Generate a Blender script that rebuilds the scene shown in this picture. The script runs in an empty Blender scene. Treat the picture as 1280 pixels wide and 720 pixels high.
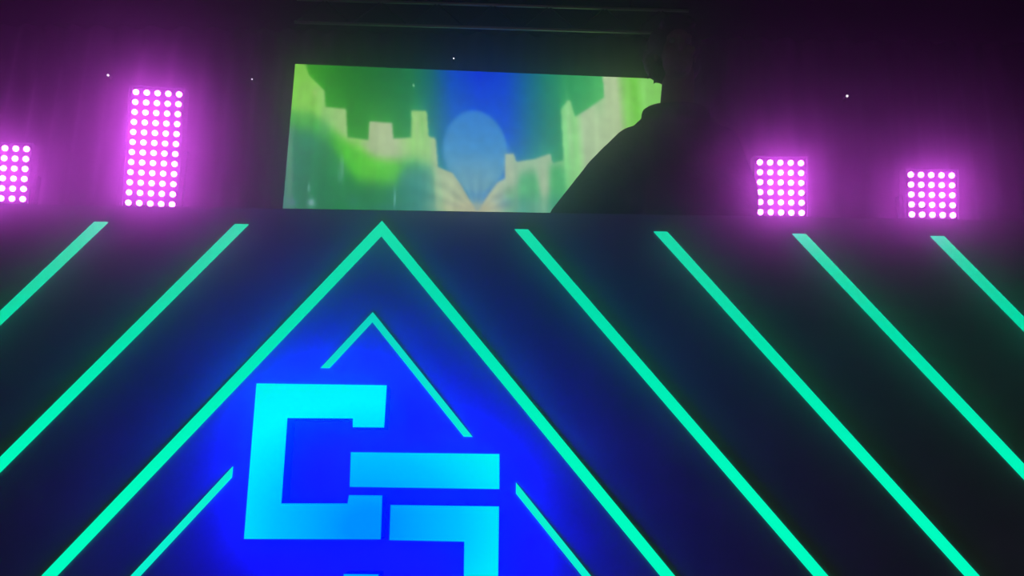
import bpy, bmesh, math, random
import numpy as np
from mathutils import Vector, Matrix

random.seed(7)
S = bpy.context.scene
COL = S.collection

# ------------------------------------------------------------------ camera
CAM = Vector((0.0, 0.0, 1.6))
YAW, PITCH, ROLL, FPX = -0.0102, 0.2420, 0.0130, 1000.0


def cam_axes():
    cy, sy, cp, sp = math.cos(YAW), math.sin(YAW), math.cos(PITCH), math.sin(PITCH)
    right = Vector((cy, sy, 0))
    fw = Vector((-sy * cp, cy * cp, sp))
    up = right.cross(fw)
    cr, sr = math.cos(ROLL), math.sin(ROLL)
    return right * cr + up * sr, fw, -right * sr + up * cr


RX, FW, UP = cam_axes()
cd = bpy.data.cameras.new('camera')
cd.sensor_width = 36.0
cd.lens = 36.0 * FPX / 1280.0
cd.clip_start = 0.02
cam = bpy.data.objects.new('camera', cd)
m3 = Matrix((RX, UP, -FW)).transposed()
cam.matrix_world = Matrix.Translation(CAM) @ m3.to_4x4()
COL.objects.link(cam)
S.camera = cam

# ------------------------------------------------------------------ world and exposure
w = bpy.data.worlds.new('world')
S.world = w
w.use_nodes = True
w.node_tree.nodes['Background'].inputs[0].default_value = (0.12, 0.065, 0.085, 1)  # dim reddish ambient added to offset green on the booth panel
w.node_tree.nodes['Background'].inputs[1].default_value = 1.0
S.view_settings.view_transform = 'Standard'
S.view_settings.look = 'None'
S.view_settings.exposure = 0.0
S.view_settings.gamma = 1.0
S.view_settings.use_curve_mapping = False

HAZE_DENSITY = 0.018
HAZE_G = 0.95
GLOW_PUFF = 0.20  # extra density near the lamps, added to build their glow
GLARE_HAZE = 0.52  # layer added before the booth in place of lens glare
LED_PINK = (34.0, 4.0, 41.5)        # radiance of one blinder lens
HALO_BLUE = (0.0, 0.0, 58.0)         # blue glow added to letter backs and sides to wash the panel


def at(px, py, Y):
    """world point on the plane y = Y seen at pixel (px, py) of the 1280x720 frame"""
    d = FW * FPX + RX * (px - 640) + UP * (360 - py)
    return CAM + d * ((Y - CAM.y) / d.y)


# ------------------------------------------------------------------ materials
def lin(c):
    return tuple(((v / 255) / 12.92 if v / 255 <= 0.04045 else ((v / 255 + 0.055) / 1.055) ** 2.4) for v in c)


def matt(name, rgb, rough=0.6, metal=0.0, noise=0.0, scale=20.0, bump=0.0, spec=0.5):
    m = bpy.data.materials.new(name)
    m.use_nodes = True
    nt = m.node_tree
    b = nt.nodes['Principled BSDF']
    b.inputs['Base Color'].default_value = (*rgb, 1)
    b.inputs['Roughness'].default_value = rough
    b.inputs['Metallic'].default_value = metal
    b.inputs['Specular IOR Level'].default_value = spec
    if noise or bump:
        tc = nt.nodes.new('ShaderNodeTexCoord')
        n = nt.nodes.new('ShaderNodeTexNoise')
        n.inputs['Scale'].default_value = scale
        n.inputs['Detail'].default_value = 4
        nt.links.new(tc.outputs['Object'], n.inputs['Vector'])
        if noise:
            r = nt.nodes.new('ShaderNodeValToRGB')
            r.color_ramp.elements[0].position = 0.3
            r.color_ramp.elements[1].position = 0.7
            r.color_ramp.elements[0].color = (*[v * (1 - noise) for v in rgb], 1)
            r.color_ramp.elements[1].color = (*[v * (1 + noise) for v in rgb], 1)
            nt.links.new(n.outputs[0], r.inputs[0])
            nt.links.new(r.outputs[0], b.inputs['Base Color'])
        if bump:
            bp = nt.nodes.new('ShaderNodeBump')
            bp.inputs['Strength'].default_value = bump
            bp.inputs['Distance'].default_value = 0.01
            nt.links.new(n.outputs[0], bp.inputs['Height'])
            nt.links.new(bp.outputs[0], b.inputs['Normal'])
    return m


def emit(name, rgb, strength=1.0):
    m = bpy.data.materials.new(name)
    m.use_nodes = True
    nt = m.node_tree
    nt.nodes.clear()
    o = nt.nodes.new('ShaderNodeOutputMaterial')
    e = nt.nodes.new('ShaderNodeEmission')
    e.inputs[0].default_value = (*rgb, 1)
    e.inputs[1].default_value = strength
    nt.links.new(e.outputs[0], o.inputs[0])
    return m


M = {
    'wall': matt('black_paint', (0.012, 0.012, 0.013), 0.9, noise=0.3, scale=3, bump=0.2),
    'drape': matt('black_drape', (0.010, 0.010, 0.011), 0.95, noise=0.3, scale=6),
    'floor': matt('dark_floor', (0.015, 0.014, 0.014), 0.6, noise=0.3, scale=4),
    'stage': matt('stage_boards', (0.018, 0.018, 0.020), 0.7, noise=0.3, scale=8),
    'panel': matt('booth_panel', (0.14, 0.14, 0.145), 0.55, noise=0.12, scale=5, bump=0.05, spec=0.2),
    'booth_black': matt('booth_black', (0.02, 0.02, 0.022), 0.5),
    'black_metal': matt('black_metal', (0.02, 0.02, 0.022), 0.45, 0.3),
    'alu': matt('black_truss', (0.42, 0.43, 0.44), 0.35, 0.5),  # paler than the braces: the light on the chords is put into colour
    'strip_green': emit('green_led', lin((0, 246, 186)), 1.12),
    'strip_aqua': emit('aqua_led', lin((10, 238, 205)), 1.08),
    'led': emit('pink_led', LED_PINK),
    'halo': emit('blue_halo', HALO_BLUE),
    'pin': emit('white_pin', (2.0, 1.9, 2.1)),
    'skin': matt('skin', (0.13, 0.075, 0.055), 0.6),
    'hair': matt('dark_hair', (0.010, 0.008, 0.007), 0.6, noise=0.4, scale=60, bump=0.6),
    'hoodie': matt('dark_cloth', (0.018, 0.019, 0.020), 0.9, noise=0.25, scale=40, bump=0.3, spec=0.2),
    'trousers': matt('dark_denim', (0.012, 0.013, 0.020), 0.9, noise=0.25, scale=60),
    'shoe': matt('black_rubber', (0.012, 0.012, 0.012), 0.6),
    'eye': matt('eye_white', (0.12, 0.12, 0.12), 0.4),
}


# ------------------------------------------------------------------ mesh helpers
def box(bm, a, b, mi=0):
    x0, y0, z0 = a
    x1, y1, z1 = b
    v = [bm.verts.new(p) for p in ((x0, y0, z0), (x1, y0, z0), (x1, y1, z0), (x0, y1, z0),
                                   (x0, y0, z1), (x1, y0, z1), (x1, y1, z1), (x0, y1, z1))]
    for f in ((3, 2, 1, 0), (4, 5, 6, 7), (0, 1, 5, 4), (1, 2, 6, 5), (2, 3, 7, 6), (3, 0, 4, 7)):
        bm.faces.new([v[i] for i in f]).material_index = mi


def prism(bm, pts, y0, y1, mats=(0, 0, 0)):
    """polygon pts (x, z) counter-clockwise seen from -y; front at y0, back at y1"""
    n = len(pts)
    a = [bm.verts.new((x, y0, z)) for x, z in pts]
    b = [bm.verts.new((x, y1, z)) for x, z in pts]
    bm.faces.new(a).material_index = mats[0]
    bm.faces.new(b[::-1]).material_index = mats[2]
    for i in range(n):
        j = (i + 1) % n
        bm.faces.new((a[j], a[i], b[i], b[j])).material_index = mats[1]


def cone(bm, p, q, r0, r1, n=16, cap=True):
    p, q = Vector(p), Vector(q)
    d = (q - p).normalized()
    u = d.orthogonal().normalized()
    v = d.cross(u)
    A = [bm.verts.new(p + (u * math.cos(t) + v * math.sin(t)) * r0) for t in [2 * math.pi * i / n for i in range(n)]]
    B = [bm.verts.new(q + (u * math.cos(t) + v * math.sin(t)) * r1) for t in [2 * math.pi * i / n for i in range(n)]]
    for i in range(n):
        j = (i + 1) % n
        bm.faces.new((A[i], A[j], B[j], B[i]))
    if cap:
        bm.faces.new(A[::-1])
        bm.faces.new(B)


def ball(bm, c, r, n=16, sc=(1, 1, 1), rot=None):
    mat = Matrix.Translation(Vector(c))
    if rot is not None:
        mat = mat @ rot
    mat = mat @ Matrix.Diagonal((sc[0] * r, sc[1] * r, sc[2] * r, 1))
    bmesh.ops.create_uvsphere(bm, u_segments=n, v_segments=max(6, n // 2), radius=1, matrix=mat)


def caps(bm, p, q, r0, r1, n=14):
    cone(bm, p, q, r0, r1, n)
    ball(bm, p, r0, n)
    ball(bm, q, r1, n)


def link(name, bm, mats, parent=None, smooth=False, loc=None, recalc=True):
    if recalc:
        bmesh.ops.recalc_face_normals(bm, faces=bm.faces)
    me = bpy.data.meshes.new(name)
    bm.to_mesh(me)
    bm.free()
    for m in (mats if isinstance(mats, (list, tuple)) else [mats]):
        me.materials.append(m)
    if smooth:
        for p in me.polygons:
            p.use_smooth = True
    o = bpy.data.objects.new(name, me)
    COL.objects.link(o)
    if parent:
        o.parent = parent
    if loc is not None:
        o.location = loc
    return o


def tag(o, label=None, cat=None, group=None, kind=None):
    if label:
        o['label'] = label
    if cat:
        o['category'] = cat
    if group:
        o['group'] = group
    if kind:
        o['kind'] = kind
    return o


def thing(name, label, cat, loc=(0, 0, 0), rz=0.0, group=None):
    o = bpy.data.objects.new(name, None)
    o.empty_display_size = 0.2
    o.location = loc
    o.rotation_euler = (0, 0, rz)
    COL.objects.link(o)
    return tag(o, label, cat, group)


def bevel(o, wd=0.004, seg=2):
    md = o.modifiers.new('bevel', 'BEVEL')
    md.width = wd
    md.segments = seg
    md.limit_method = 'ANGLE'
    return o


# ------------------------------------------------------------------ room
RXL, RXR, YF, YB, ZC = -5.5, 5.5, -3.0, 6.6, 5.6


def slab(name, a, b, m):
    bm = bmesh.new()
    box(bm, a, b)
    return tag(link(name, bm, m), kind='structure')


slab('floor', (RXL, YF, -0.1), (RXR, YB, 0), M['floor'])
slab('ceiling', (RXL, YF, ZC), (RXR, YB, ZC + 0.1), M['wall'])
slab('wall_left', (RXL - 0.1, YF, 0), (RXL, YB, ZC), M['wall'])
slab('wall_right', (RXR, YF, 0), (RXR + 0.1, YB, ZC), M['wall'])
# back wall hung with pleated black cloth
bm = bmesh.new()
cols = []
N = 440
for i in range(N + 1):
    x = RXL + (RXR - RXL) * i / N
    y = YB - 0.06 + 0.035 * math.sin(x * 26 + 1.3 * math.sin(x * 3.1))
    cols.append((bm.verts.new((x, y, 0)), bm.verts.new((x, y, ZC)), bm.verts.new((x, YB + 0.1, 0)), bm.verts.new((x, YB + 0.1, ZC))))
for i in range(N):
    a, b = cols[i], cols[i + 1]
    bm.faces.new((a[0], b[0], b[1], a[1]))
    bm.faces.new((a[2], a[3], b[3], b[2]))
    bm.faces.new((a[1], b[1], b[3], a[3]))
    bm.faces.new((a[0], a[2], b[2], b[0]))
tag(link('wall_back', bm, M['drape'], smooth=True), kind='structure')

STZ = 1.2
BY = 2.2                  # plane of the booth front
slab('trim_1', (RXL, 2.0, 0), (RXR, YB - 0.11, STZ), M['stage'])      # raised stage
RISER = 1.62
slab('trim_2', (-1.9, 2.74, STZ), (1.9, 3.9, RISER), M['stage'])      # riser the performer stands on

# ------------------------------------------------------------------ booth
K = 2.2 / 3.0
X0, ZT = -0.4834 * K, 1.6 + 0.9718 * K
SP, TT, ZI = 0.5476 * K, 0.8459, 1.6 + 0.6168 * K
PX0, PX1, PZ0, PZ1 = -2.0, 2.0, STZ, ZT + 0.058

booth = thing('dj_booth', 'wide dark DJ booth with glowing green diagonal strips and a cyan logo', 'booth', (0, BY, STZ))


def bl(x, y, z):
    return (x, y - BY, z - STZ)


bm = bmesh.new()
box(bm, bl(PX0, BY, PZ0), bl(PX1, BY + 0.03, PZ1))
bevel(link('front_panel', bm, M['panel'], booth), 0.003)
for sx in (PX0, PX1 - 0.03):
    bm = bmesh.new()
    box(bm, bl(sx, BY + 0.03, PZ0), bl(sx + 0.03, BY + 0.5, PZ1 - 0.03))
    link('side_panel', bm, M['booth_black'], booth)
bm = bmesh.new()
box(bm, bl(PX0 + 0.03, BY + 0.03, PZ1 - 0.09), bl(PX1 - 0.03, BY + 0.5, PZ1 - 0.05))
link('table_top', bm, M['booth_black'], booth)

WM = 0.0295 / 2 * math.sqrt(1 + TT * TT)        # half width, measured level
WI = 0.0185 / 2 * math.sqrt(1 + TT * TT)
ZB = STZ + 0.02
FRONT = BY - 0.005


def leg(x, z, sg, w, zb):
    """slanted strip from level cut at z down to zb, clipped at the panel sides"""
    lim = PX1 - 0.02 if sg > 0 else PX0 + 0.02
    h = z - zb
    hmax = abs(lim - x) / TT - w / TT
    if hmax < h:
        h = hmax
    e = x + sg * TT * h
    return [(x - w, z), (e - w, z - h), (e + w, z - h), (x + w, z)]


def strip(name, pts, m, label):
    bm = bmesh.new()
    prism(bm, [(x, z - STZ) for x, z in pts], FRONT - BY, 0.0)
    o = link(name, bm, m, booth)
    o['label'] = label
    return o


for k in (-2, -1):
    strip('led_strip', leg(X0 + k * SP, ZT + 0.006, -1, WM, ZB), M['strip_green'], 'glowing green LED strip slanting down to the left')
for k in (1, 2, 3, 4):
    strip('led_strip', leg(X0 + k * SP, ZT + 0.004, 1, WM, ZB), M['strip_green'], 'glowing green LED strip slanting down to the right')


def chevron(w, z, zb):
    h = z - zb
    return [(X0, z + w / TT), (X0 - h * TT - w, zb), (X0 - h * TT + w, zb), (X0, z - w / TT),
            (X0 + h * TT - w, zb), (X0 + h * TT + w, zb)]


strip('led_chevron', chevron(WM, ZT, ZB), M['strip_green'], 'large glowing green LED chevron')
XI = X0 - 0.012


def fac(px, py):
    p = at(px, py, FRONT)
    return p.x, p.z


# small chevron, broken where the logo sits
zc = fac(593, 546)[1]
zl = fac(411, 460)[1]
strip('small_led_chevron', [(XI, ZI + WI / TT), (XI - (ZI - zl) * TT - WI, zl), (XI - (ZI - zl) * TT + WI, zl), (XI, ZI - WI / TT),
                            (XI + (ZI - zc) * TT - WI, zc), (XI + (ZI - zc) * TT + WI, zc)], M['strip_aqua'], 'small thin aqua LED chevron above the logo')
for (px, py), sg in (((290, 590), -1), ((645, 610), 1)):
    x, z = fac(px, py)
    h = z - ZB
    strip('thin_led_strip', [(x, z + WI / TT)] + ([(x - h * TT - WI, ZB), (x - h * TT + WI, ZB), (x, z - WI / TT)] if sg < 0 else
          [(x, z - WI / TT), (x + h * TT - WI, ZB), (x + h * TT + WI, ZB)]), M['strip_aqua'], 'thin aqua LED strip beside the logo')

# logo: three raised cyan light-box pieces, backs and sides given an added blue glow
LY = BY - 0.13
LT = 0.075


def logo_mat(cx, cz):
    m = bpy.data.materials.new('logo_face')
    m.use_nodes = True
    nt = m.node_tree
    nt.nodes.clear()
    o = nt.nodes.new('ShaderNodeOutputMaterial')
    e = nt.nodes.new('ShaderNodeEmission')
    tc = nt.nodes.new('ShaderNodeTexCoord')
    mp = nt.nodes.new('ShaderNodeVectorMath')
    mp.operation = 'SUBTRACT'
    mp.inputs[1].default_value = (cx, 0, cz)
    ln = nt.nodes.new('ShaderNodeVectorMath')
    ln.operation = 'LENGTH'
    mul = nt.nodes.new('ShaderNodeVectorMath')
    mul.operation = 'MULTIPLY'
    mul.inputs[1].default_value = (1, 0, 1.35)
    r = nt.nodes.new('ShaderNodeValToRGB')
    r.color_ramp.elements[0].position = 0.05
    r.color_ramp.elements[0].color = (*lin((0, 142, 255)), 1)
    r.color_ramp.elements[1].position = 0.42
    r.color_ramp.elements[1].color = (*lin((0, 252, 246)), 1)
    x = r.color_ramp.elements.new(0.23)
    x.color = (*lin((0, 190, 250)), 1)
    nt.links.new(tc.outputs['Object'], mp.inputs[0])
    nt.links.new(mp.outputs[0], mul.inputs[0])
    nt.links.new(mul.outputs[0], ln.inputs[0])
    nt.links.new(ln.outputs['Value'], r.inputs[0])
    e.inputs[1].default_value = 1.05
    nt.links.new(r.outputs[0], e.inputs[0])
    nt.links.new(e.outputs[0], o.inputs[0])
    return m


def lp(px, py):
    p = at(px, py, LY)
    return p.x, p.z - STZ


def cr(x, y):
    return lp(270 + x / 2.1175, 380 + y / 2.1175)


c = cr(400, 590)
LM = [logo_mat(c[0], c[1]), M['booth_black'], M['halo']]
tl, tr = cr(107, 210), cr(452, 215)
piece_c = [cr(*p) for p in ((107, 210), (74, 622), (436, 623), (440, 507), (352, 506), (348, 528), (173, 528), (189, 302),
                            (362, 303), (362, 326), (445, 327), (452, 215))]
piece_bar = [cr(*p) for p in ((357, 392), (354, 484), (750, 490), (750, 397))]
piece_s = [cr(*p) for p in ((462, 532), (459, 625), (657, 629), (655, 840), (430, 832), (430, 716), (338, 715), (332, 930), (744, 940), (749, 536))]
logo = thing('logo_sign', None, None, (0, 0, 0))
logo.parent = booth
for px, py in ((130, 250), (130, 560), (400, 250), (400, 565), (560, 440), (700, 440), (700, 585), (560, 585)):
    x, z = cr(px, py)
    bm = bmesh.new()
    cone(bm, (x, LY + LT - BY, z), (x, 0, z), 0.005, 0.005, 8)
    link('standoff', bm, M['booth_black'], logo)
logo['label'] = 'glowing cyan logo of square letter shapes'
for pts in (piece_c, piece_bar, piece_s):
    bm = bmesh.new()
    prism(bm, pts, LY - BY, LY + LT - BY, (0, 2, 2))
    link('logo_letter', bm, LM, logo)

# ------------------------------------------------------------------ video wall
SY = 5.5
p_tl, p_tr = at(369, 80, SY), None
TLT = math.radians(2.6)
SW, SH = 2.88, 1.45
sw = thing('video_wall', 'wide LED screen showing a green city skyline with a blue moon', 'screen', (p_tl.x, SY, p_tl.z - SH), TLT)


def smooth(a, s):
    r = max(1, int(s * 3))
    k = np.exp(-0.5 * (np.arange(-r, r + 1) / s) ** 2)
    k /= k.sum()
    for ax in (0, 1):
        p = [(0, 0)] * a.ndim
        p[ax] = (r, r)
        b = np.pad(a, p, mode='edge')
        a = sum(k[i] * np.take(b, np.arange(i, i + a.shape[ax]), axis=ax) for i in range(2 * r + 1))
    return a


def screen_picture(W, H):
    """generic city skyline under a moon, W x H"""
    X, Y = np.meshgrid(np.arange(W, dtype=float), np.arange(H, dtype=float))
    U = 70 + 2.53 * X - 0.17 * Y
    V_ = 25 + 2.20 * Y + 0.103 * X * np.clip(1 - Y / 330, 0, 1) + 0.05 * X * np.clip(Y / 330, 0, 1)

    def ramp(stops, q):
        xs = [s[0] for s in stops]
        return np.stack([np.interp(q, xs, [s[1][i] for s in stops]) for i in range(3)], -1)

    def curve(pts, q):
        return np.interp(q, [p[0] for p in pts], [p[1] for p in pts])

    def mix(img, colr, m):
        m = m[..., None]
        return img * (1 - m) + colr * m

    def blob(u, v, su, sv):
        return np.exp(-((U - u) / su) ** 2 - ((V_ - v) / sv) ** 2)

    top = ramp([(60, (60, 150, 30)), (130, (38, 140, 18)), (220, (26, 116, 26)), (340, (22, 104, 44)), (430, (20, 110, 60)), (490, (10, 96, 100)), (550, (0, 66, 178)), (640, (0, 42, 205)),
                (720, (0, 54, 196)), (790, (6, 90, 140)), (850, (22, 118, 100)), (920, (40, 146, 84)), (1030, (58, 166, 88)), (1300, (80, 180, 90))], U)
    bot = ramp([(60, (40, 150, 30)), (230, (26, 128, 22)), (340, (30, 136, 44)), (430, (24, 130, 70)), (500, (16, 104, 130)), (560, (20, 96, 190)), (720, (4, 72, 200)), (800, (14, 108, 130)), (890, (30, 130, 90)), (1300, (80, 190, 90))], U)
    v = np.clip((V_ - 60) / 230, 0, 1)
    img = mix(top, bot, v)
    # moon, its foot melting into the street glow
    d = np.hypot((U - 618) / 99, (V_ - 290) / 121)
    mm = smooth(np.clip((1.0 - d) * 9 + .5, 0, 1), 1.3) * 0.93
    mcol = ramp([(170, (52, 122, 196)), (290, (68, 138, 190)), (390, (92, 150, 178))], V_)
    img = mix(img, mcol, mm)
    img = mix(img, np.array((100, 150, 170)), 0.8 * np.clip((V_ - 290) / 90, 0, 1) * np.exp(-((U - 615) / 75) ** 4))
    # city silhouette
    left = [(30, 10), (100, 22), (112, 60), (160, 108), (163, 158), (226, 164), (229, 250), (292, 258), (295, 206), (300, 202), (366, 207), (369, 254), (423, 250), (426, 169), (474, 170), (477, 248), (498, 252),
            (502, 338), (545, 356), (570, 392), (592, 432), (612, 466)]
    right = [(622, 462), (650, 420), (680, 384), (704, 372), (709, 300), (737, 298), (743, 322), (800, 314), (850, 298), (855, 326), (889, 318), (893, 166), (918, 136), (926, 140), (936, 188), (985, 160), (1034, 128), (1036, 40), (1300, 40)]
    tops = curve(left + right, U)
    dep = V_ - tops
    city = smooth(np.clip(dep / 5 + 0.5, 0, 1), 1.0)
    # soft light above the roofs
    hal = smooth(np.clip(np.exp(-np.clip(-dep, 0, 999) / 26.0), 0, 1), 3.0) * (1 - city)
    img = mix(img, ramp([(60, (70, 170, 30)), (400, (50, 160, 60)), (520, (40, 150, 150)), (640, (60, 130, 190)), (800, (50, 150, 130)), (900, (60, 180, 90)), (1300, (90, 200, 80))], U), hal * 0.55 * (1 - mm * .8))
    cream = ramp([(60, (118, 200, 62)), (120, (124, 196, 72)), (165, (142, 196, 108)), (225, (156, 192, 122)), (260, (140, 198, 100)), (300, (170, 186, 142)), (370, (172, 186, 146)), (425, (146, 200, 110)), (475, (150, 196, 116)),
                  (500, (166, 184, 142)), (560, (168, 178, 142)), (620, (174, 172, 138)), (700, (160, 178, 150)), (780, (150, 184, 146)), (850, (160, 182, 148)), (895, (128, 204, 128)), (935, (140, 206, 128)), (960, (166, 190, 150)),
                  (1075, (172, 192, 148)), (1100, (130, 200, 96)), (1135, (108, 196, 66)), (1160, (130, 206, 100)), (1300, (120, 190, 80))], U)
    green = ramp([(60, (70, 170, 70)), (160, (60, 160, 60)), (220, (70, 184, 30)), (300, (86, 196, 36)), (370, (84, 190, 50)), (430, (76, 170, 90)), (490, (130, 180, 130)), (620, (170, 172, 140)), (760, (80, 168, 110)), (890, (70, 170, 100)), (1300, (110, 190, 80))], U)
    low = ramp([(40, (64, 126, 112)), (80, (38, 124, 84)), (150, (30, 118, 70)), (240, (28, 122, 56)), (330, (34, 118, 66)), (390, (42, 122, 98)), (440, (50, 128, 118)), (480, (80, 146, 126)), (520, (146, 172, 146)), (600, (176, 170, 138)),
                (660, (150, 168, 146)), (710, (84, 150, 140)), (760, (74, 152, 130)), (815, (110, 166, 136)), (850, (58, 146, 112)), (890, (72, 160, 120)), (1000, (150, 190, 140)), (1300, (110, 190, 80))], U)
    b1 = curve([(40, 170), (110, 170), (165, 215), (228, 262), (290, 300), (330, 318), (430, 318), (490, 330), (520, 480), (600, 520), (690, 480), (706, 400), (738, 400), (750, 360), (800, 352), (812, 430), (836, 430), (846, 330), (888, 334), (896, 480), (1300, 520)], U)
    b2 = curve([(40, 210), (110, 235), (170, 260), (215, 330), (260, 385), (370, 388), (400, 345), (480, 350), (510, 520), (700, 520), (745, 430), (890, 420), (905, 540), (1300, 560)], U)
    body = mix(cream, green, smooth(np.clip((V_ - b1) / 34 + .5, 0, 1), 3.0))
    body = mix(body, low, smooth(np.clip((V_ - b2) / 44 + .5, 0, 1), 3.5))
    img = mix(img, body, city)
    # patches and streaks of lit facades
    for u, v_, su, sv, a, c in [(95, 130, 26, 70, .5, (140, 206, 90)), (130, 115, 8, 10, .35, (180, 200, 130)), (55, 330, 9, 120, .5, (120, 160, 120)), (110, 265, 34, 40, .45, (40, 130, 110)), (160, 230, 20, 40, .35, (90, 180, 120)), (90, 340, 30, 40, .35, (50, 120, 110)),
                               (200, 340, 26, 30, .45, (44, 140, 80)), (212, 345, 5, 40, .5, (120, 170, 160)), (203, 370, 4, 18, .4, (130, 180, 180)), (113, 400, 3, 14, .7, (150, 190, 190)), (120, 443, 12, 12, .75, (150, 180, 190)), (64, 442, 14, 12, .5, (110, 140, 170)),
                               (368, 430, 3, 30, .7, (120, 180, 180)), (250, 420, 90, 40, .35, (26, 108, 66)), (430, 380, 46, 56, .5, (50, 130, 124)), (330, 360, 8, 40, .3, (60, 170, 30)), (245, 440, 20, 20, .3, (60, 120, 130)), (340, 455, 60, 10, .3, (50, 110, 130)),
                               (475, 420, 10, 60, .35, (100, 160, 140)), (496, 400, 8, 60, .5, (170, 184, 146)), (720, 350, 14, 50, .5, (176, 182, 150)), (822, 390, 12, 60, .6, (166, 180, 150)), (735, 430, 8, 30, .4, (140, 180, 150)), (780, 395, 16, 40, .35, (80, 170, 110)),
                               (700, 445, 30, 24, .5, (90, 140, 180)), (866, 370, 18, 50, .4, (64, 160, 96)), (915, 240, 7, 90, .35, (180, 210, 160)), (440, 215, 4, 40, .3, (180, 210, 150)), (458, 215, 5, 40, .3, (90, 180, 70)), (1015, 110, 18, 60, .3, (90, 190, 110)), (600, 455, 90, 18, .7, (180, 176, 140))]:
        img = mix(img, np.array(c, dtype=float), a * blob(u, v_, su, sv))
    # light rays of the street
    ang = np.arctan2(U - 612, np.clip(470 - V_, 1, 999))
    ray = np.sin(ang * 17 + 1.0) * np.clip((V_ - 330) / 90, 0, 1) * np.exp(-((U - 612) / 170) ** 2) * np.clip(np.hypot(U - 612, V_ - 470) / 60 - .3, 0, 1)
    img = img + ray[..., None] * np.array((9, 9, 5))
    img = mix(img, np.array((150, 210, 160.)), blob(436, 92, 2.2, 5) * .9)
    rng = np.random.RandomState(5)
    n = smooth(rng.normal(0, 1, (H, W)), 3.0) + 1.2 * smooth(np.repeat(rng.normal(0, 1, (1, W)), H, 0), 2.0) * np.clip(dep / 60, 0, 1) * 0.25
    img = img * (1 + 0.16 * n[..., None])
    return np.clip(img, 0, 255)


GW, GH = 470, 250
pic = screen_picture(GW, GH)
a = pic / 255.0
lim = np.where(a <= 0.04045, a / 12.92, ((a + 0.055) / 1.055) ** 2.4)
STP = 2
xs = list(range(0, GW, STP))
ys = list(range(0, GH, STP))
verts, cols4 = [], []
for iy in ys:
    for ix in xs:
        verts.append((SW * ix / (xs[-1]), 0.0, SH * (1 - iy / ys[-1])))
        cols4 += [*lim[iy, ix], 1.0]
nx = len(xs)
faces = [(j * nx + i, (j + 1) * nx + i, (j + 1) * nx + i + 1, j * nx + i + 1) for j in range(len(ys) - 1) for i in range(nx - 1)]
me = bpy.data.meshes.new('screen_face')
me.from_pydata(verts, [], faces)
ca = me.color_attributes.new('picture', 'FLOAT_COLOR', 'POINT')
ca.data.foreach_set('color', np.array(cols4, dtype=np.float32))
sm = bpy.data.materials.new('screen_picture')
sm.use_nodes = True
nt = sm.node_tree
nt.nodes.clear()
o_ = nt.nodes.new('ShaderNodeOutputMaterial')
e_ = nt.nodes.new('ShaderNodeEmission')
v_ = nt.nodes.new('ShaderNodeVertexColor')
v_.layer_name = 'picture'
nt.links.new(v_.outputs[0], e_.inputs[0])
e_.inputs[1].default_value = 1.35
nt.links.new(e_.outputs[0], o_.inputs[0])
me.materials.append(sm)
sf = bpy.data.objects.new('screen_face', me)
COL.objects.link(sf)
sf.parent = sw
bm = bmesh.new()
box(bm, (-0.012, 0.004, -0.012), (SW + 0.012, 0.09, SH + 0.012))
bevel(link('screen_cabinet', bm, M['black_metal'], sw), 0.004)
for x in (0.3, SW - 0.3):
    bm = bmesh.new()
    box(bm, (x - 0.03, 0.03, -(p_tl.z - SH - STZ)), (x + 0.03, 0.08, 0.2))
    box(bm, (x - 0.25, -0.1, -(p_tl.z - SH - STZ)), (x + 0.25, 0.3, -(p_tl.z - SH - STZ) + 0.02))
    link('support_post', bm, M['black_metal'], sw)

# ------------------------------------------------------------------ blinders
lens_me = None
NOD = math.radians(9)


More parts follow.
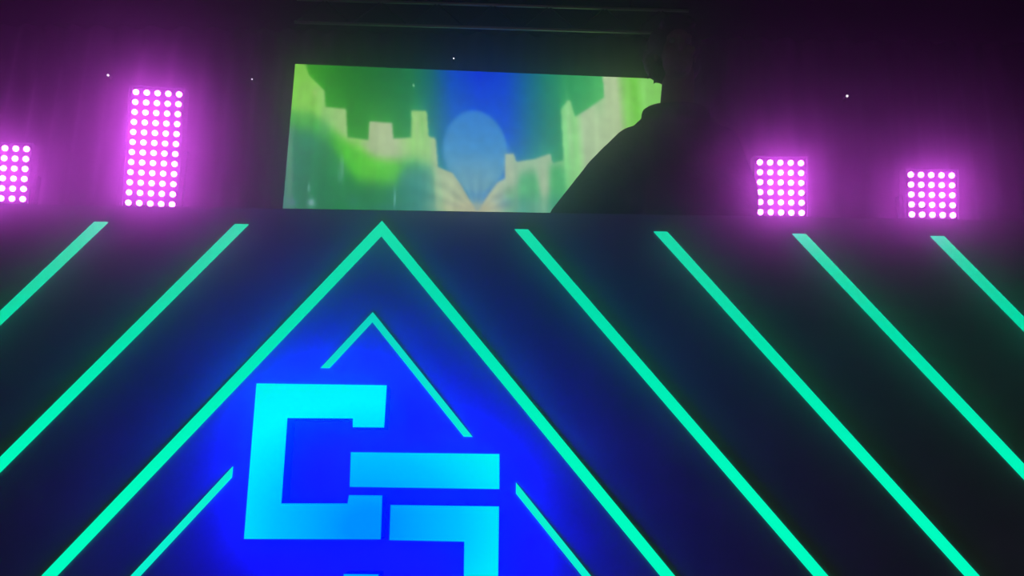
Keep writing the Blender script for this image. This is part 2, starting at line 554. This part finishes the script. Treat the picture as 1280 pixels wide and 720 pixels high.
def blinder(label, px, py, rows, Y, yaw, pitch):
    """LED matrix lamp: centre of its top row at pixel px, py"""
    global lens_me
    p = at(px, py, Y)
    ztop = p.z + pitch * 0.62
    t = thing('matrix_blinder', label, 'stage light', (p.x, Y, STZ), yaw, 'pink LED matrix lights behind the booth')
    hw = pitch * 2.62
    vp = pitch * 0.975
    zb = p.z - vp * (rows - 1) - pitch * 0.62
    bm = bmesh.new()
    box(bm, (-hw, 0.0, zb - STZ), (hw, 0.075, ztop - STZ))
    head = [bevel(link('housing', bm, M['black_metal'], t), 0.008)]
    bm = bmesh.new()
    k = hw - 0.008
    za, zc_ = zb - STZ, ztop - STZ
    box(bm, (-hw, -0.02, za), (-k, 0.0, zc_))
    box(bm, (k, -0.02, za), (hw, 0.0, zc_))
    box(bm, (-k, -0.02, za), (k, 0.0, za + 0.008))
    box(bm, (-k, -0.02, zc_ - 0.008), (k, 0.0, zc_))
    head.append(link('bezel', bm, M['black_metal'], t))  # lip added to keep side light of the LEDs off the drape
    bm = bmesh.new()
    for s in (-1, 1):
        box(bm, (s * hw - 0.012 + s * 0.012, 0.03, zb - 0.12 - STZ), (s * hw + 0.012 + s * 0.012, 0.08, (zb + ztop) / 2 - STZ))
    box(bm, (-hw - 0.024, 0.03, zb - 0.14 - STZ), (hw + 0.024, 0.08, zb - 0.11 - STZ))
    link('yoke', bm, M['black_metal'], t)
    bm = bmesh.new()
    cone(bm, (0, 0.055, 0.015), (0, 0.055, zb - 0.13 - STZ), 0.03, 0.03)
    box(bm, (-0.3, -0.25, 0), (0.3, 0.36, 0.015))
    link('stand', bm, M['black_metal'], t)
    if lens_me is None:
        bm = bmesh.new()
        n, R = 14, 0.0188
        rings = [(R, 0.0), (R, -0.008), (R * 0.8, -0.013), (R * 0.42, -0.0165)]
        vr = [[bm.verts.new((r * math.cos(2 * math.pi * i / n), y, r * math.sin(2 * math.pi * i / n))) for i in range(n)] for r, y in rings]
        for a_, b_ in zip(vr, vr[1:]):
            for i in range(n):
                j = (i + 1) % n
                bm.faces.new((a_[i], a_[j], b_[j], b_[i]))
        bm.faces.new(vr[-1])
        bmesh.ops.recalc_face_normals(bm, faces=bm.faces)
        lens_me = bpy.data.meshes.new('led_lens')
        bm.to_mesh(lens_me)
        bm.free()
        lens_me.materials.append(M['led'])
    for r in range(rows):
        for c_ in range(5):
            o = bpy.data.objects.new('led_lens', lens_me)
            COL.objects.link(o)
            o.parent = t
            o.location = ((c_ - 2) * pitch, 0.001, p.z - STZ - r * vp)
            head.append(o)
    # the lamp head nods a little towards the crowd in its yoke
    piv = Vector((0, 0.04, (zb + ztop) / 2 - STZ))
    rot = Matrix.Rotation(NOD, 3, 'X')
    for o in head:
        o.location = piv + rot @ (o.location - piv)
        o.rotation_euler = (NOD, 0, 0)
    LAMPS.append((Vector((p.x, Y, (zb + ztop) / 2)), rows * vp))
    return t


LAMPS = []
blinder('tall pink LED matrix light with twelve rows of lamps, left of the screen', 201, 120, 12, 5.0, math.radians(4.5), 0.0700)
blinder('pink LED matrix light cut off by the left edge of the photo', 9.5, 186, 6, 5.0, math.radians(3), 0.0690)
blinder('pink LED matrix light of six rows, nearest the dark figure', 973.5, 204, 6, 5.0, math.radians(0.5), 0.0690)
blinder('small pink LED matrix light of five rows at far right', 1161.5, 219, 5, 5.0, math.radians(0.5), 0.0690)

# ------------------------------------------------------------------ truss above the screen
TY = 5.25
pa, pb = at(395, 28.5, TY), at(835, 41.5, TY)
zt = (pa.z + pb.z) / 2
truss = thing('lighting_truss', 'thin metal lighting truss above the screen', 'truss', ((pa.x + pb.x) / 2, TY, zt))
truss.rotation_euler = (0, math.atan2(-(pb.z - pa.z), pb.x - pa.x) * -1 * -1, 0)
TL, TH = 2.9, 0.19
HL = TL / 2
for z in (0, TH):
    bm = bmesh.new()
    cone(bm, (-HL, 0, z), (HL, 0, z), 0.012, 0.012, 12)
    link('chord', bm, M['alu'], truss, smooth=True)
nb = 14
for i in range(nb):
    x0, x1 = -HL + TL * i / nb, -HL + TL * (i + 1) / nb
    s_ = i % 2
    bm = bmesh.new()
    cone(bm, (x0, 0, TH * s_), (x1, 0, TH * (1 - s_)), 0.005, 0.005, 8)
    link('brace', bm, M['black_metal'], truss)
for x in (-HL * 0.7, HL * 0.7):
    bm = bmesh.new()
    cone(bm, (x, 0, TH), (x, 0, ZC - zt), 0.006, 0.006, 6)
    link('hanging_cable', bm, M['black_metal'], truss)

# ------------------------------------------------------------------ tiny indicator lights on the back drape
for px, py, r, lab in ((135, 94, 0.010, 'tiny white pinpoint light up and left of the tall pink light'),
                       (315, 99, 0.006, 'faint tiny pinpoint light left of the screen'),
                       (567, 73, 0.006, 'faint tiny pinpoint light just above the screen'),
                       (1059, 120, 0.010, 'tiny white pinpoint light between the two right pink lights')):
    p = at(px, py, YB - 0.14)
    t = thing('pinpoint_light', lab, 'light', (p.x, p.y, p.z), 0, None)
    bm = bmesh.new()
    cone(bm, (0, 0.004, 0), (0, 0.12, 0), r * 1.5, r * 1.5, 12)
    link('socket', bm, M['black_metal'], t)
    bm = bmesh.new()
    ball(bm, (0, 0, 0), r, 12)
    link('bulb', bm, M['pin'], t)

# ------------------------------------------------------------------ performer
PY = 2.98
pc = at(843, 117, PY)
person = thing('person', 'person in dark clothes standing behind the booth, silhouetted against the screen', 'person', (pc.x, PY, RISER), math.radians(2))
NZ = pc.z - RISER            # height of the neck seen beside the screen corner


def solid(name, bm, m, parent, vox, sm_it=6):
    """union the overlapping shapes into one continuous skin"""
    me = bpy.data.meshes.new(name)
    bm.to_mesh(me)
    bm.free()
    o = bpy.data.objects.new(name, me)
    COL.objects.link(o)
    r = o.modifiers.new('remesh', 'REMESH')
    r.mode = 'VOXEL'
    r.voxel_size = vox
    s = o.modifiers.new('smooth', 'SMOOTH')
    s.iterations = sm_it
    s.factor = 0.5
    dg = bpy.context.evaluated_depsgraph_get()
    ne = bpy.data.meshes.new_from_object(o.evaluated_get(dg))
    o.modifiers.clear()
    o.data = ne
    ne.name = name
    ne.materials.clear()
    ne.materials.append(m)
    for p in ne.polygons:
        p.use_smooth = True
    o.parent = parent
    return o


DZ = NZ - 1.50
def Z(z):            # torso heights follow the neck, feet stay on the riser
    return z + DZ * min(1.0, z / 1.3)


def V(x, y, z):
    return Vector((x, y, Z(z)))


HEAD = V(-0.012, -0.085, 1.635)
TBL = PZ1 - 0.05 - RISER      # booth table seen from the riser
ARMS = {  # shoulder, elbow, wrist, palm end
    -1: (V(-0.175, -0.01, 1.25), V(-0.45, -0.05, 0.93), Vector((-0.27, -0.30, TBL + 0.085)), Vector((-0.225, -0.385, TBL + 0.058))),
    1: (V(0.165, -0.01, 1.265), V(0.225, -0.03, 0.98), Vector((0.17, -0.30, TBL + 0.085)), Vector((0.13, -0.385, TBL + 0.058)))}
b = bmesh.new()
# head: skull, jaw, nose, ears, lips, brow
ball(b, HEAD + Vector((0, 0.012, 0.025)), 1, 24, (0.076, 0.094, 0.098))
ball(b, HEAD + Vector((0, -0.028, -0.055)), 1, 20, (0.060, 0.064, 0.066))
ball(b, HEAD + Vector((0, -0.068, -0.100)), 1, 14, (0.026, 0.024, 0.020))
cone(b, HEAD + Vector((0, -0.085, 0.015)), HEAD + Vector((0, -0.108, -0.032)), 0.010, 0.017, 10)
ball(b, HEAD + Vector((0, -0.104, -0.033)), 0.015, 10)
ball(b, HEAD + Vector((0, -0.086, -0.066)), 1, 12, (0.025, 0.012, 0.008))
ball(b, HEAD + Vector((0, -0.074, 0.030)), 1, 14, (0.055, 0.020, 0.012))
for s in (-1, 1):
    ball(b, HEAD + Vector((s * 0.078, 0.012, -0.01)), 1, 12, (0.010, 0.020, 0.033))
    ball(b, HEAD + Vector((s * 0.042, -0.066, -0.025)), 1, 12, (0.024, 0.02, 0.02))
# neck, torso
caps(b, V(0.008, -0.045, 1.56), V(0, -0.01, 1.38), 0.064, 0.070)
ball(b, V(0, 0, 1.28), 1, 24, (0.165, 0.105, 0.16))
ball(b, V(0, 0, 1.08), 1, 24, (0.14, 0.10, 0.18))
ball(b, V(0, 0.01, 0.93), 1, 24, (0.155, 0.11, 0.12))
for s in (-1, 1):
    sh, el, wr, pe = ARMS[s]
    caps(b, V(s * 0.03, -0.01, 1.35), sh, 0.06, 0.055)
    caps(b, sh, el, 0.055, 0.042)
    caps(b, el, wr, 0.041, 0.026)
    d = (pe - wr).normalized()
    side = d.cross(Vector((0, 0, 1))).normalized()
    for k in (-1, -0.33, 0.33, 1):
        caps(b, wr + side * 0.012 * k, pe + side * 0.028 * k, 0.016, 0.012, 10)
    for k, ln in ((-1, 0.060), (-0.33, 0.075), (0.33, 0.080), (1, 0.070)):
        p0 = pe + side * 0.028 * k
        p1 = p0 + d * ln * 0.45 + side * 0.004 * k + Vector((0, 0, 0.006))
        p2 = p1 + d * ln * 0.32 + Vector((0, 0, -0.010))
        p3 = p2 + d * ln * 0.24 + Vector((0, 0, -0.014))
        caps(b, p0, p1, 0.0100, 0.0090, 8)
        caps(b, p1, p2, 0.0088, 0.0080, 8)
        caps(b, p2, p3, 0.0080, 0.0068, 8)
    th = 1 if side.x * s < 0 else -1
    q0 = wr + side * th * 0.018 + d * 0.02
    q1 = q0 + side * th * 0.026 + d * 0.026
    q2 = q1 + side * th * 0.008 + d * 0.030
    caps(b, q0, q1, 0.014, 0.0115, 8)
    caps(b, q1, q2, 0.011, 0.009, 8)
    hp, kn, an = V(s * 0.09, 0.01, 0.90), V(s * 0.11, -0.01, 0.50), Vector((s * 0.12, 0.03, 0.09))
    caps(b, hp, kn, 0.082, 0.055)
    caps(b, kn, an, 0.054, 0.036)
    caps(b, an + Vector((0, 0.01, -0.04)), an + Vector((0, -0.15, -0.055)), 0.034, 0.026)
solid('body', b, M['skin'], person, 0.006, 3)
# eyes
for s in (-1, 1):
    bm = bmesh.new()
    ball(bm, HEAD + Vector((s * 0.032, -0.079, 0.008)), 0.012, 12)
    link('eye', bm, M['eye'], person, smooth=True)
# hair: full shaggy cap reaching the jaw at the back and sides
b = bmesh.new()
ball(b, HEAD + Vector((0, 0.030, 0.045)), 1, 26, (0.108, 0.104, 0.100))
ball(b, HEAD + Vector((0, 0.055, -0.02)), 1, 22, (0.118, 0.070, 0.090))
ball(b, HEAD + Vector((0, -0.052, 0.098)), 1, 18, (0.074, 0.050, 0.034))
rng = random.Random(3)
for i in range(170):
    a1 = rng.uniform(-0.75, math.pi + 0.75)
    e1 = rng.uniform(-0.75, 1.4)
    if math.sin(a1) < -0.1 and e1 < 0.75:
        continue
    d = Vector((math.cos(a1) * math.cos(e1), math.sin(a1) * math.cos(e1), math.sin(e1)))
    p0 = HEAD + Vector((0, 0.03, 0.02)) + Vector((d.x * 0.104, d.y * 0.098, d.z * 0.105))
    p1 = p0 + d * 0.016 + Vector((rng.uniform(-.012, .012), rng.uniform(-.012, .012), -0.030))
    cone(b, p0, p1, 0.014, 0.004, 7)
solid('hair', b, M['hair'], person, 0.006, 2)
# hoodie
b = bmesh.new()
ball(b, V(0, 0.005, 1.25), 1, 26, (0.195, 0.135, 0.165))
ball(b, V(0, 0.005, 1.08), 1, 26, (0.180, 0.130, 0.22))
ball(b, V(0, 0.01, 0.93), 1, 26, (0.180, 0.135, 0.10))
ball(b, V(0.0, 0.055, 1.36), 1, 22, (0.115, 0.085, 0.070))          # folded hood
for s in (-1, 1):
    sh, el, wr, pe = ARMS[s]
    caps(b, V(s * 0.04, 0.0, 1.295), sh, 0.085, 0.088)
    caps(b, V(s * 0.10, 0.0, 1.30), V(s * 0.17, 0.0, 1.15), 0.09, 0.10)
    ball(b, V(s * 0.20 if s > 0 else -0.25, 0.0, 1.06), 1, 20, (0.12, 0.10, 0.19))
    caps(b, V(s * 0.11, 0.0, 1.275), sh.lerp(el, 0.25), 0.088, 0.096)
    caps(b, sh, sh.lerp(el, 0.4), 0.090, 0.097)
    caps(b, sh.lerp(el, 0.4), el, 0.097, 0.078)
    caps(b, el, el.lerp(wr, 0.9), 0.064, 0.043)
    caps(b, el.lerp(wr, 0.84), el.lerp(wr, 0.93), 0.044, 0.040)
for i in range(18):                                                # collar roll
    t = 2 * math.pi * i / 18
    ball(b, V(0.106 * math.cos(t), 0.0 + 0.092 * math.sin(t), 1.40 + 0.018 * math.sin(t)), 0.037, 12)
solid('hoodie', b, M['hoodie'], person, 0.009, 22)
b = bmesh.new()
ball(b, V(0, 0.01, 0.90), 1, 24, (0.172, 0.128, 0.11))
for s in (-1, 1):
    hp, kn, an = V(s * 0.09, 0.01, 0.88), V(s * 0.11, -0.01, 0.50), Vector((s * 0.12, 0.03, 0.10))
    caps(b, hp, kn, 0.098, 0.072)
    caps(b, kn, an, 0.070, 0.060)
solid('trousers', b, M['trousers'], person, 0.010, 4)
for s in (-1, 1):
    b = bmesh.new()
    an = Vector((s * 0.12, 0.03, 0.09))
    caps(b, an + Vector((0, 0.02, -0.045)), an + Vector((0, -0.16, -0.055)), 0.044, 0.034)
    caps(b, an + Vector((0, 0.01, -0.03)), an + Vector((0, 0, 0.03)), 0.046, 0.048)
    solid('shoe', b, M['shoe'], person, 0.008, 3)

# ------------------------------------------------------------------ haze: thin overall, denser puffs added to imitate lens bloom at lamps and booth front
bm = bmesh.new()
box(bm, (RXL + 0.02, YF + 0.02, 0.02), (RXR - 0.02, YB - 0.08, ZC + 0.05))
hm = bpy.data.materials.new('stage_haze')
hm.use_nodes = True
nt = hm.node_tree
nt.nodes.clear()
o_ = nt.nodes.new('ShaderNodeOutputMaterial')
vs = nt.nodes.new('ShaderNodeVolumeScatter')
vs.inputs['Color'].default_value = (1, 1, 1, 1)
vs.inputs['Anisotropy'].default_value = HAZE_G
tc = nt.nodes.new('ShaderNodeTexCoord')
GLOW_PUFFS = [(c + Vector((0, -0.35, 0.05)), (0.30, 0.50, 0.20 + h * 0.5), GLOW_PUFF) for c, h in LAMPS]
GLOW_PUFFS.append((Vector((0.0, 0.9, 1.93)), (4.0, 0.65, 0.20), GLARE_HAZE))
last = None


def node(op, **kw):
    n = nt.nodes.new('ShaderNodeMath')
    n.operation = op
    for k, v in kw.items():
        n.inputs[int(k[1:])].default_value = v
    return n


for c, sig, dens in GLOW_PUFFS:
    sb = nt.nodes.new('ShaderNodeVectorMath')
    sb.operation = 'SUBTRACT'
    sb.inputs[1].default_value = c
    dv = nt.nodes.new('ShaderNodeVectorMath')
    dv.operation = 'DIVIDE'
    dv.inputs[1].default_value = sig
    dp = nt.nodes.new('ShaderNodeVectorMath')
    dp.operation = 'DOT_PRODUCT'
    ng = node('MULTIPLY', i1=-1.0)
    ex = node('EXPONENT')
    ml = node('MULTIPLY_ADD', i1=dens, i2=HAZE_DENSITY)
    nt.links.new(tc.outputs['Object'], sb.inputs[0])
    nt.links.new(sb.outputs[0], dv.inputs[0])
    nt.links.new(dv.outputs[0], dp.inputs[0])
    nt.links.new(dv.outputs[0], dp.inputs[1])
    nt.links.new(dp.outputs['Value'], ng.inputs[0])
    nt.links.new(ng.outputs[0], ex.inputs[0])
    nt.links.new(ex.outputs[0], ml.inputs[0])
    if last is not None:
        nt.links.new(last.outputs[0], ml.inputs[2])
    last = ml
nt.links.new(last.outputs[0], vs.inputs['Density'])
nt.links.new(vs.outputs[0], o_.inputs['Volume'])
hm.cycles.volume_step_rate = 0.28
hz = link('haze', bm, hm)
tag(hz, 'thin smoky haze filling the dark stage, glowing pink around the lights', 'haze', kind='stuff')
hz.display_type = 'WIRE'
